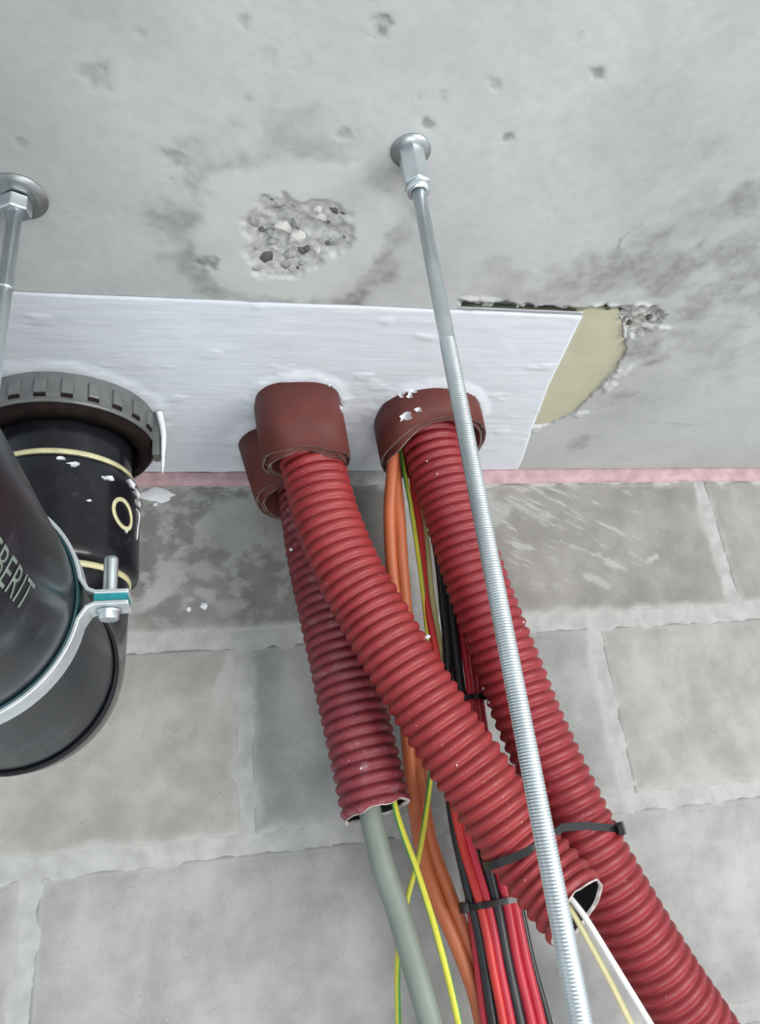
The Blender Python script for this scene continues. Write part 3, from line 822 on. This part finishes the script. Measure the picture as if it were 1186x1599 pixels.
# theta: 0 = +x, -pi/2 (4.71) = towards the camera
sleeve('brown fire wrap around the front left conduit, squarish and layered', (.0985, .8030), (.008, .0), .0525, .0545,
       lambda t: .4185 + .010 * np.sin(t) - .001 * np.cos(t) + .004 * np.exp(-((t - 4.6) / .25) ** 2) - .004, 4, 2.6,
       [(5.7, .470, .005), (5.35, .497, .004), (4.4, .498, .004), (5.9, .486, .004)])
sleeve('slanting brown fire wrap against the wall, behind the squarish wrap', (.0830, .9030), (.024, .0), .0555, .0545,
       lambda t: .411 + .0 * t - .006 * np.sin(t), 4, 2.0, [])
sleeve('wide brown fire wrap holding a conduit and the cable bundle', (.2725, .8300), (.006, .0), .0690, .0725,
       lambda t: .4480 + .012 * np.cos(t) * .5 - .010 * np.sin(t) * .55 - .009 * np.exp(-((t - 3.6) / .5) ** 2), 3, 2.3,
       [(4.05, .462, .007), (4.25, .466, .004), (4.30, .496, .006), (4.15, .489, .004), (4.5, .499, .005), (4.05, .494, .004), (5.4, .498, .004)])

# ------------------------------------------------------------------ red corrugated conduits
def conduit(label, pts, mat, R=.039, pitch=.0127, h=.0036, cut=0.0, cut_dir=0.0, end_open=True, seed=0, flecks=()):
    C, s = spline(pts, pitch / 9)
    T, N, B = frames(C)
    L = s[-1]
    n = 44
    th_ = np.linspace(0, 2 * np.pi, n, endpoint=False)
    t = thing('corrugated_conduit', tuple(C[0]), label, 'conduit')
    g = (0.5 + 0.5 * np.cos(2 * np.pi * s / pitch)) ** 1.7
    r = R - h * g
    wear = 1 + .010 * (vnoise(s[:, None] * 60 + th_ * 0, th_[None] * 1.2 + s[:, None] * 0, seed) - .5)
    # oblique, slightly ragged cut at the free end: every generator line stops at its own length
    stop = np.full(n, L)
    if end_open:
        stop = L - cut * (.5 + .5 * np.cos(th_ - cut_dir)) - .003 * vnoise(th_ * 3, th_ * 0, seed + 4)
    def on(rad, S):
        g_ = lambda A: np.stack([np.interp(S, s, A[:, k]) for k in range(3)], -1)
        return g_(C) + rad[..., None] * (np.cos(th_)[None, :, None] * g_(N) + np.sin(th_)[None, :, None] * g_(B))
    S = np.minimum(s[:, None] + np.zeros(n), stop[None])
    rS = (R - h * (0.5 + 0.5 * np.cos(2 * np.pi * S / pitch)) ** 1.7) * wear
    V = on(rS, S)
    obj('corrugated_skin', V.reshape(-1, 3), grid_faces(len(C), n, False, True), mat, t)
    # smooth inner pipe and its cut rim
    ri = R - h - .0015
    s0 = max(0.0, L - .35) if end_open else 0.0
    sl = np.linspace(s0, L, 60)
    Si = np.minimum(sl[:, None] + np.zeros(n), stop[None] - (.0015 if end_open else 0))
    obj('inner_liner', on(np.full(Si.shape, ri), Si).reshape(-1, 3), grid_faces(60, n, False, True), M['liner'], t)
    if end_open:
        rows = [on(rS[-1:] * .999, stop[None]), on(rS[-1:] * .985, stop[None] + .0007), on(np.full((1, n), ri * 1.01), stop[None] + .0007), on(np.full((1, n), ri * .985), stop[None] - .002)]
        tag(obj('cut_rim', np.vstack([q.reshape(-1, 3) for q in rows]), grid_faces(4, n, False, True), M['cut'], t), 'frayed pale cut rim')
    for (z_, ang, sz) in flecks:
        i_ = int(np.argmin(np.abs(C[:, 2] - z_))); a_ = math.radians(ang)
        d_ = math.cos(a_) * N[i_] + math.sin(a_) * B[i_]
        v_, f_ = stone_vf((0, 0, 0), sz, sz * .8, random.Random(int(z_ * 1e4)))
        obj('plaster_fleck', v_ + C[i_] + d_ * R, f_, M['paint'], t, smooth=False)
    return t, C, T, N, B
PATH = {
    'A': [(0.1087, 0.8, 0.5252), (0.109, 0.8, 0.4785), (0.1093, 0.8, 0.4337), (0.1163, 0.8, 0.387), (0.1271, 0.799, 0.3285), (0.1446, 0.797, 0.2714), (0.1624, 0.795, 0.23), (0.1838, 0.79, 0.1797), (0.2268, 0.783, 0.0899), (0.2518, 0.78, 0.0441), (0.2801, 0.776, -0.0123), (0.2984, 0.77, -0.0440), (0.3134, 0.759, -0.0701), (0.3254, 0.744, -0.0932)],
    'C': [(0.2774, 0.83, 0.5484), (0.2753, 0.83, 0.4982), (0.2746, 0.83, 0.4595), (0.2862, 0.83, 0.387), (0.3095, 0.83, 0.2489), (0.3321, 0.83, 0.1462), (0.3434, 0.83, 0.0966), (0.3683, 0.83, 0.0134), (0.3931, 0.83, -0.0587), (0.4392, 0.835, -0.1606), (0.4718, 0.838, -0.2207), (0.4987, 0.84, -0.273), (0.5267, 0.845, -0.3304), (.60, .85, -.47)],
    'B': [(0.1085, 0.902, 0.52), (0.1113, 0.9, 0.4978), (0.1159, 0.9, 0.4298), (0.123, 0.89, 0.3259), (0.1392, 0.875, 0.1966), (0.1528, 0.86, 0.0874), (0.1618, 0.85, 0.0149)],
    'grey': [(0.1359, 0.865, 0.1367), (0.1484, 0.86, 0.0789), (0.1549, 0.85, 0.0092), (0.1622, 0.845, -0.0385), (0.1717, 0.84, -0.0777), (0.1907, 0.83, -0.1741), (0.2, 0.825, -0.2202), (.21, .82, -.45)],
    'ew1': [(0.1689, 0.855, 0.1113), (0.1774, 0.85, 0.0619), (0.1817, 0.845, 0.0134), (0.1949, 0.835, -0.0436), (0.2055, 0.825, -0.1026), (0.2138, 0.815, -0.1745), (0.2144, 0.81, -0.2189), (.214, .81, -.45)],
    'ew2': [(.243, .872, .475), (0.2440, 0.868, 0.4322), (0.2470, 0.868, 0.3815), (0.2494, 0.872, 0.3057), (0.2511, 0.88, 0.2413), (0.2489, 0.88, 0.1617), (0.2416, 0.88, 0.0948), (0.2285, 0.875, 0.0404), (0.2078, 0.87, -0.0245), (0.1879, 0.87, -0.0714), (0.1724, 0.87, -0.1225), (0.1668, 0.87, -0.1779), (0.1652, 0.87, -0.2255), (.166, .87, -.45)],
    'o1': [(.2255, .840, .49), (0.2246, 0.84, 0.4554), (0.2209, 0.845, 0.4206), (0.2142, 0.855, 0.3709), (0.2126, 0.87, 0.2984), (0.2168, 0.88, 0.243), (0.2165, 0.89, 0.1658), (0.2135, 0.895, 0.0772), (0.2154, 0.895, -0.0128), (0.2261, 0.895, -0.0722), (0.2442, 0.897, -0.1236), (0.2581, 0.90, -0.1726), (0.2636, 0.90, -0.2458), (.266, .90, -.45)],
    'o2': [(.228, .852, .49), (0.2275, 0.852, 0.4527), (0.2265, 0.852, 0.418), (0.2268, 0.857, 0.3684), (0.2258, 0.869, 0.2962), (0.2268, 0.884, 0.2101), (0.2260, 0.895, 0.1346), (0.2255, 0.898, 0.0622), (0.2279, 0.898, -0.0141), (0.2414, 0.898, -0.0676), (0.2565, 0.899, -0.1191), (0.2721, 0.902, -0.1745), (0.2771, 0.902, -0.2478), (.28, .902, -.45)],
    'K1': [(0.2795, 0.886, 0.3283), (0.277, 0.8848, 0.2498), (0.2734, 0.8831, 0.1922), (0.2619, 0.8807, 0.1154), (0.2547, 0.8788, 0.0579), (0.2514, 0.877, 0.0065), (0.2583, 0.874, -0.0747), (0.2623, 0.874, -0.0997), (0.2644, 0.874, -0.1357), (0.2655, 0.874, -0.1922), (0.2673, 0.874, -0.2415)],
    'R1': [(0.2587, 0.88, 0.3535), (0.2542, 0.8793, 0.266), (0.257, 0.8771, 0.1918), (0.2559, 0.8725, 0.1076), (0.2523, 0.8686, 0.023), (0.2561, 0.8679, -0.0237), (0.2657, 0.866, -0.0802), (0.2691, 0.866, -0.112), (0.2706, 0.866, -0.1416), (0.2738, 0.866, -0.1922), (0.2753, 0.866, -0.2413)],
    'R2': [(0.295, 0.884, 0.3078), (0.2956, 0.8806, 0.2388), (0.2943, 0.8766, 0.1737), (0.2912, 0.8744, 0.135), (0.2735, 0.8713, 0.0699), (0.2607, 0.8693, 0.0142), (0.2648, 0.8679, -0.0246), (0.2742, 0.866, -0.0811), (0.2769, 0.866, -0.113), (0.2782, 0.866, -0.1425), (0.2819, 0.866, -0.1933), (0.2832, 0.866, -0.2425)],
    'K2': [(0.289, 0.887, 0.3194), (0.2876, 0.885, 0.241), (0.2839, 0.8822, 0.1755), (0.2816, 0.8799, 0.1213), (0.2778, 0.8761, 0.0416), (0.279, 0.8734, -0.0129), (0.2827, 0.871, -0.0585), (0.2858, 0.87, -0.09), (0.2882, 0.87, -0.1382), (0.2927, 0.87, -0.1952), (0.2958, 0.87, -0.2448)],
    'R3': [(0.3088, 0.8907, 0.2666), (0.3072, 0.8866, 0.2071), (0.2992, 0.8812, 0.1278), (0.2937, 0.8759, 0.0402), (0.2925, 0.8715, -0.0274), (0.2967, 0.868, -0.0862), (0.2987, 0.868, -0.1393), (0.3043, 0.868, -0.1964), (0.3071, 0.868, -0.246)],
    'R4': [(0.3181, 0.8927, 0.2668), (0.3138, 0.8886, 0.2072), (0.3063, 0.8842, 0.1277), (0.3047, 0.8785, 0.0323), (0.3031, 0.8731, -0.0351), (0.3061, 0.87, -0.0874), (0.3093, 0.87, -0.1409), (0.3153, 0.87, -0.1983), (0.3185, 0.87, -0.2481)],
    'K3': [(0.3102, 0.9005, 0.2655), (0.3093, 0.8962, 0.2066), (0.3059, 0.8919, 0.1508), (0.3061, 0.8895, 0.09), (0.3109, 0.8832, -0.0025), (0.3146, 0.877, -0.0875), (0.3182, 0.877, -0.1428), (0.3261, 0.877, -0.201), (0.3292, 0.877, -0.2513)],
    'R0': [(0.2845, 0.898, 0.2958), (0.2803, 0.8956, 0.2103), (0.2724, 0.8932, 0.1313), (0.2635, 0.8898, 0.0579), (0.2581, 0.8864, -0.0106), (0.2598, 0.883, -0.0829), (0.2599, 0.883, -0.1243), (0.2594, 0.883, -0.1537), (0.2594, 0.883, -0.1929), (0.2601, 0.883, -0.2425)],
    'beige': [(0.2662, 0.884, 0.3369), (0.264, 0.8864, 0.2672), (0.2676, 0.8894, 0.1931), (0.2692, 0.8906, 0.1158), (0.2715, 0.8902, 0.0221), (0.2766, 0.8894, -0.0455), (0.2843, 0.89, -0.0911), (0.2906, 0.89, -0.1408), (0.2946, 0.89, -0.199), (0.2992, 0.89, -0.2499)],
    'white': [(0.2950, .772, -0.030), (0.3110, 0.764, -0.0576), (0.3230, 0.755, -0.0786), (0.3310, 0.750, -0.0939), (0.351, 0.744, -0.1397), (0.37, 0.74, -0.1826), (0.3892, 0.735, -0.2273), (.45, .72, -.40)],
    'cream': [(0.2920, .776, -.030), (0.306, 0.768, -0.0581), (0.3193, 0.760, -0.0814), (0.328, 0.757, -0.1017), (0.3458, 0.756, -0.1458), (0.3597, 0.757, -0.1842), (0.3753, 0.755, -0.2299), (.42, .74, -.40)],
}
# the wall bundle starts inside the wide wrap and runs on below the picture
for k in ('K1', 'R1', 'R2', 'K2', 'R3', 'R4', 'K3', 'R0', 'beige'):
    p = PATH[k]
    x, y, z = p[0]
    x0 = .255 + (x - .255) * .45
    p.insert(0, (x0 + (x - x0) * .55, min(y, .889), .40)); p.insert(0, (x0, min(y, .886), .475))
    lx, ly_, lz = p[-1]
    p.append((lx + .01, ly_, -.45))
cA = conduit('bright red corrugated conduit crossing in front, its open end tied to another conduit', PATH['A'], M['red_a'], cut=.010, cut_dir=-.9, seed=1, flecks=[(.172, -72, .0035), (-.02, -20, .0014), (.06, 30, .0012)])
cB = conduit('short dusty red corrugated conduit nearest the wall, with a thick grey cable in it', PATH['B'], M['red_b'], cut=.006, cut_dir=-1.2, seed=2, flecks=[(.332, 62, .0030), (.06, 20, .0016)])
cC = conduit('long crimson corrugated conduit leaving at the lower right corner', PATH['C'], M['red_c'], end_open=False, seed=3, flecks=[(.42, 40, .0018), (.40, 30, .0014), (.13, 88, .0022), (.20, -40, .0014)])

# ------------------------------------------------------------------ cables
def cable(key, name, label, r, mat, group=None, nseg=14):
    v, f = tube_vf(PATH[key], r, nseg, .006)
    return tag(obj(name, v, f, mat), label, 'cable', group)
cable('grey', 'power_cable', 'thick grey-green cable hanging from the short dusty conduit', .0122, M['grey_cable'], nseg=28)
cable('o1', 'orange_cable', 'left one of the two orange cables from the wide brown wrap', .0080, M['orange'], 'orange cables', 18)
cable('o2', 'orange_cable', 'right one of the two orange cables, next to the red bundle', .0080, M['orange'], 'orange cables', 18)
cable('R1', 'red_cable', 'scarlet cable seen beside the beige one above, left of the bundle below', .0049, M['scarlet'], 'red bundled cables')
cable('R2', 'red_cable', 'red cable just left of the middle black cable in the bundle', .0049, M['red_cable'], 'red bundled cables')
cable('R3', 'red_cable', 'red cable just right of the middle black cable in the bundle', .0056, M['red_cable'], 'red bundled cables')
cable('R4', 'red_cable', 'rightmost red cable of the bundle', .0056, M['red_cable'], 'red bundled cables')
cable('R0', 'red_cable', 'leftmost thin red cable of the bundle, emerging below its tie', .0042, M['red_cable'], 'red bundled cables')
cable('K1', 'black_cable', 'left black cable of the red and black bundle', .0054, M['black_cable'], 'black bundled cables')
cable('K2', 'black_cable', 'thicker middle black cable between the red pairs of the bundle', .0066, M['black_cable'], 'black bundled cables')
cable('K3', 'black_cable', 'black cable along the right edge of the red and black bundle', .0040, M['black_cable'], 'black bundled cables')
cable('beige', 'beige_cable', 'beige cable between the scarlet and black ones below the wide wrap', .0040, M['beige'])
cable('white', 'white_cable', 'thin white cable coming out of the open tied conduit', .0030, M['white_cable'], nseg=12)
cable('cream', 'pale_yellow_cable', 'thin pale yellow cable below the white one at the open conduit', .0030, M['pale_yellow'], nseg=12)
def earth_wire(key, label, r, turns):
    """yellow insulation with green bands winding round it"""
    C, s = spline(PATH[key], .004)
    T, N, B = frames(C)
    n = 12
    ph = s * turns * 2 * np.pi
    th_ = np.linspace(0, 2 * np.pi, n, endpoint=False)[None] + ph[:, None]
    V = C[:, None] + r * (np.cos(th_)[..., None] * N[:, None] + np.sin(th_)[..., None] * B[:, None])
    F = grid_faces(len(C), n, False, True)
    fm = [1 if (j % 6) < 2 else 0 for i in range(len(C) - 1) for j in range(n)]
    return tag(obj('earth_wire', V.reshape(-1, 3), F, None, mats=[M['yellow'], M['green']], fmat=fm), label, 'wire', 'earth wires')
earth_wire('ew1', 'green and yellow earth wire hanging beside the thick grey cable', .0034, .9)
earth_wire('ew2', 'green and yellow earth wire from the wide wrap, crossing behind the grey cable', .0031, 1.3)

# ------------------------------------------------------------------ cable ties
def hull2d(P):
    P = sorted(map(tuple, P))
    def half(pts):
        h = []
        for p in pts:
            while len(h) > 1 and (h[-1][0] - h[-2][0]) * (p[1] - h[-2][1]) - (h[-1][1] - h[-2][1]) * (p[0] - h[-2][0]) <= 0: h.pop()
            h.append(p)
        return h
    a = half(P); b = half(P[::-1])
    return np.array(a[:-1] + b[:-1])
def cable_tie(label, centres, radii, normal, width, thick, head_dir, tail=.02, zprof=None):
    c0 = np.mean(centres, axis=0)
    n = np.array(normal, float); n /= np.linalg.norm(n)
    u = np.cross(n, (0, 0, 1.0)); u /= np.linalg.norm(u); w = np.cross(n, u)
    pts = []
    for c, r in zip(centres, radii):
        d = np.array(c) - c0
        # slide each centre along the normal into the tie's plane
        for t in np.linspace(0, 2 * np.pi, 40, endpoint=False):
            pts.append((d @ u + r * math.cos(t), d @ w + r * math.sin(t)))
    H = hull2d(pts)
    L = np.r_[0, np.cumsum(np.linalg.norm(np.diff(np.vstack([H, H[:1]]), axis=0), axis=1))]
    m_ = 96
    s = np.linspace(0, L[-1], m_, endpoint=False)
    Hc = np.vstack([H, H[:1]])
    Q = np.c_[np.interp(s, L, Hc[:, 0]), np.interp(s, L, Hc[:, 1])]
    Tn = np.roll(Q, -1, 0) - np.roll(Q, 1, 0); Tn /= np.linalg.norm(Tn, axis=1)[:, None]
    Nn = np.c_[Tn[:, 1], -Tn[:, 0]]
    Nn *= np.sign(np.sum(Nn * (Q - Q.mean(0)), axis=1))[:, None]
    t = thing('cable_tie', tuple(c0), label, 'cable tie', 'black cable ties')
    rows = []
    for (o_, k) in ((0, -.5), (thick, -.5), (thick, .5), (0, .5)):
        q = Q + Nn * o_
        W3 = c0 + q[:, :1] * u + q[:, 1:] * w
        if zprof: W3[:, 2] = np.interp(W3[:, 0], *zprof)
        rows.append(W3 + k * width * n)
    V = np.stack(rows, 1).reshape(-1, 3)
    obj('strap', V, grid_faces(m_, 4, True, True), M['tie'], t, smooth=False)
    hd = np.array(head_dir, float); hd2 = np.array((hd @ u, hd @ w)); hd2 /= np.linalg.norm(hd2)
    i = int(np.argmax((Q - Q.mean(0)) @ hd2))
    tx = Tn[i][0] * u + Tn[i][1] * w; nn = Nn[i][0] * u + Nn[i][1] * w
    p = c0 + Q[i][0] * u + Q[i][1] * w
    if zprof: p[2] = np.interp(p[0], *zprof)
    R = np.c_[tx, nn, n]
    v, f = box(0, 0, 0, .0100 * width / .0055, .0070, width * 1.7, R)
    bevel_mod(obj('head', v + p + nn * (thick + .0018), f, M['tie'], t, smooth=False), .0007, 2)
    if tail:
        v, f = box(0, 0, 0, tail, thick, width, R)
        obj('tail', v + p + nn * (thick + .003) - tx * tail * .5 * (1 if hd @ tx < 0 else -1), f, M['tie'], t, smooth=False)
    return t
cable_tie('black cable tie strapping the open conduit to the long crimson one', [(.2890, .7755, -.0270), (.3800, .8300, -.0200)], [.0395, .0395], (.10, 0, -.995), .0075, .0014, (1, -.75, .0), .016, ([.245, .285, .325, .36, .42, .44], [-.043, -.030, -.0150, -.0165, -.0250, -.027]))
bund = [(.2598, .883, -.083), (.2583, .874, -.083), (.2665, .866, -.083), (.2745, .866, -.083), (.2852, .870, -.083), (.2960, .868, -.083), (.3057, .870, -.083), (.3140, .877, -.083), (.2843, .890, -.083)]
cable_tie('black cable tie around the red and black bundle, below the crossing conduit', bund, [.0046, .0057, .0052, .0052, .0069, .0059, .0059, .0044, .0044], (.04, -.0, -1), .0062, .0013, (-1, -.1, 0), .0)
up = [(.2655, .8815, .135), (.2560, .8735, .135), (.2915, .8745, .135), (.2820, .8805, .135), (.3000, .8815, .135), (.3072, .8845, .135), (.2728, .8934, .135), (.2690, .8905, .135), (.3062, .891, .135)]
cable_tie('black cable tie on the bundle half hidden between the two upper conduits', up, [.0057, .0052, .0052, .0069, .0059, .0059, .0044, .0044, .0044], (.06, -.0, -1), .0060, .0013, (.6, -.7, 0), .0)
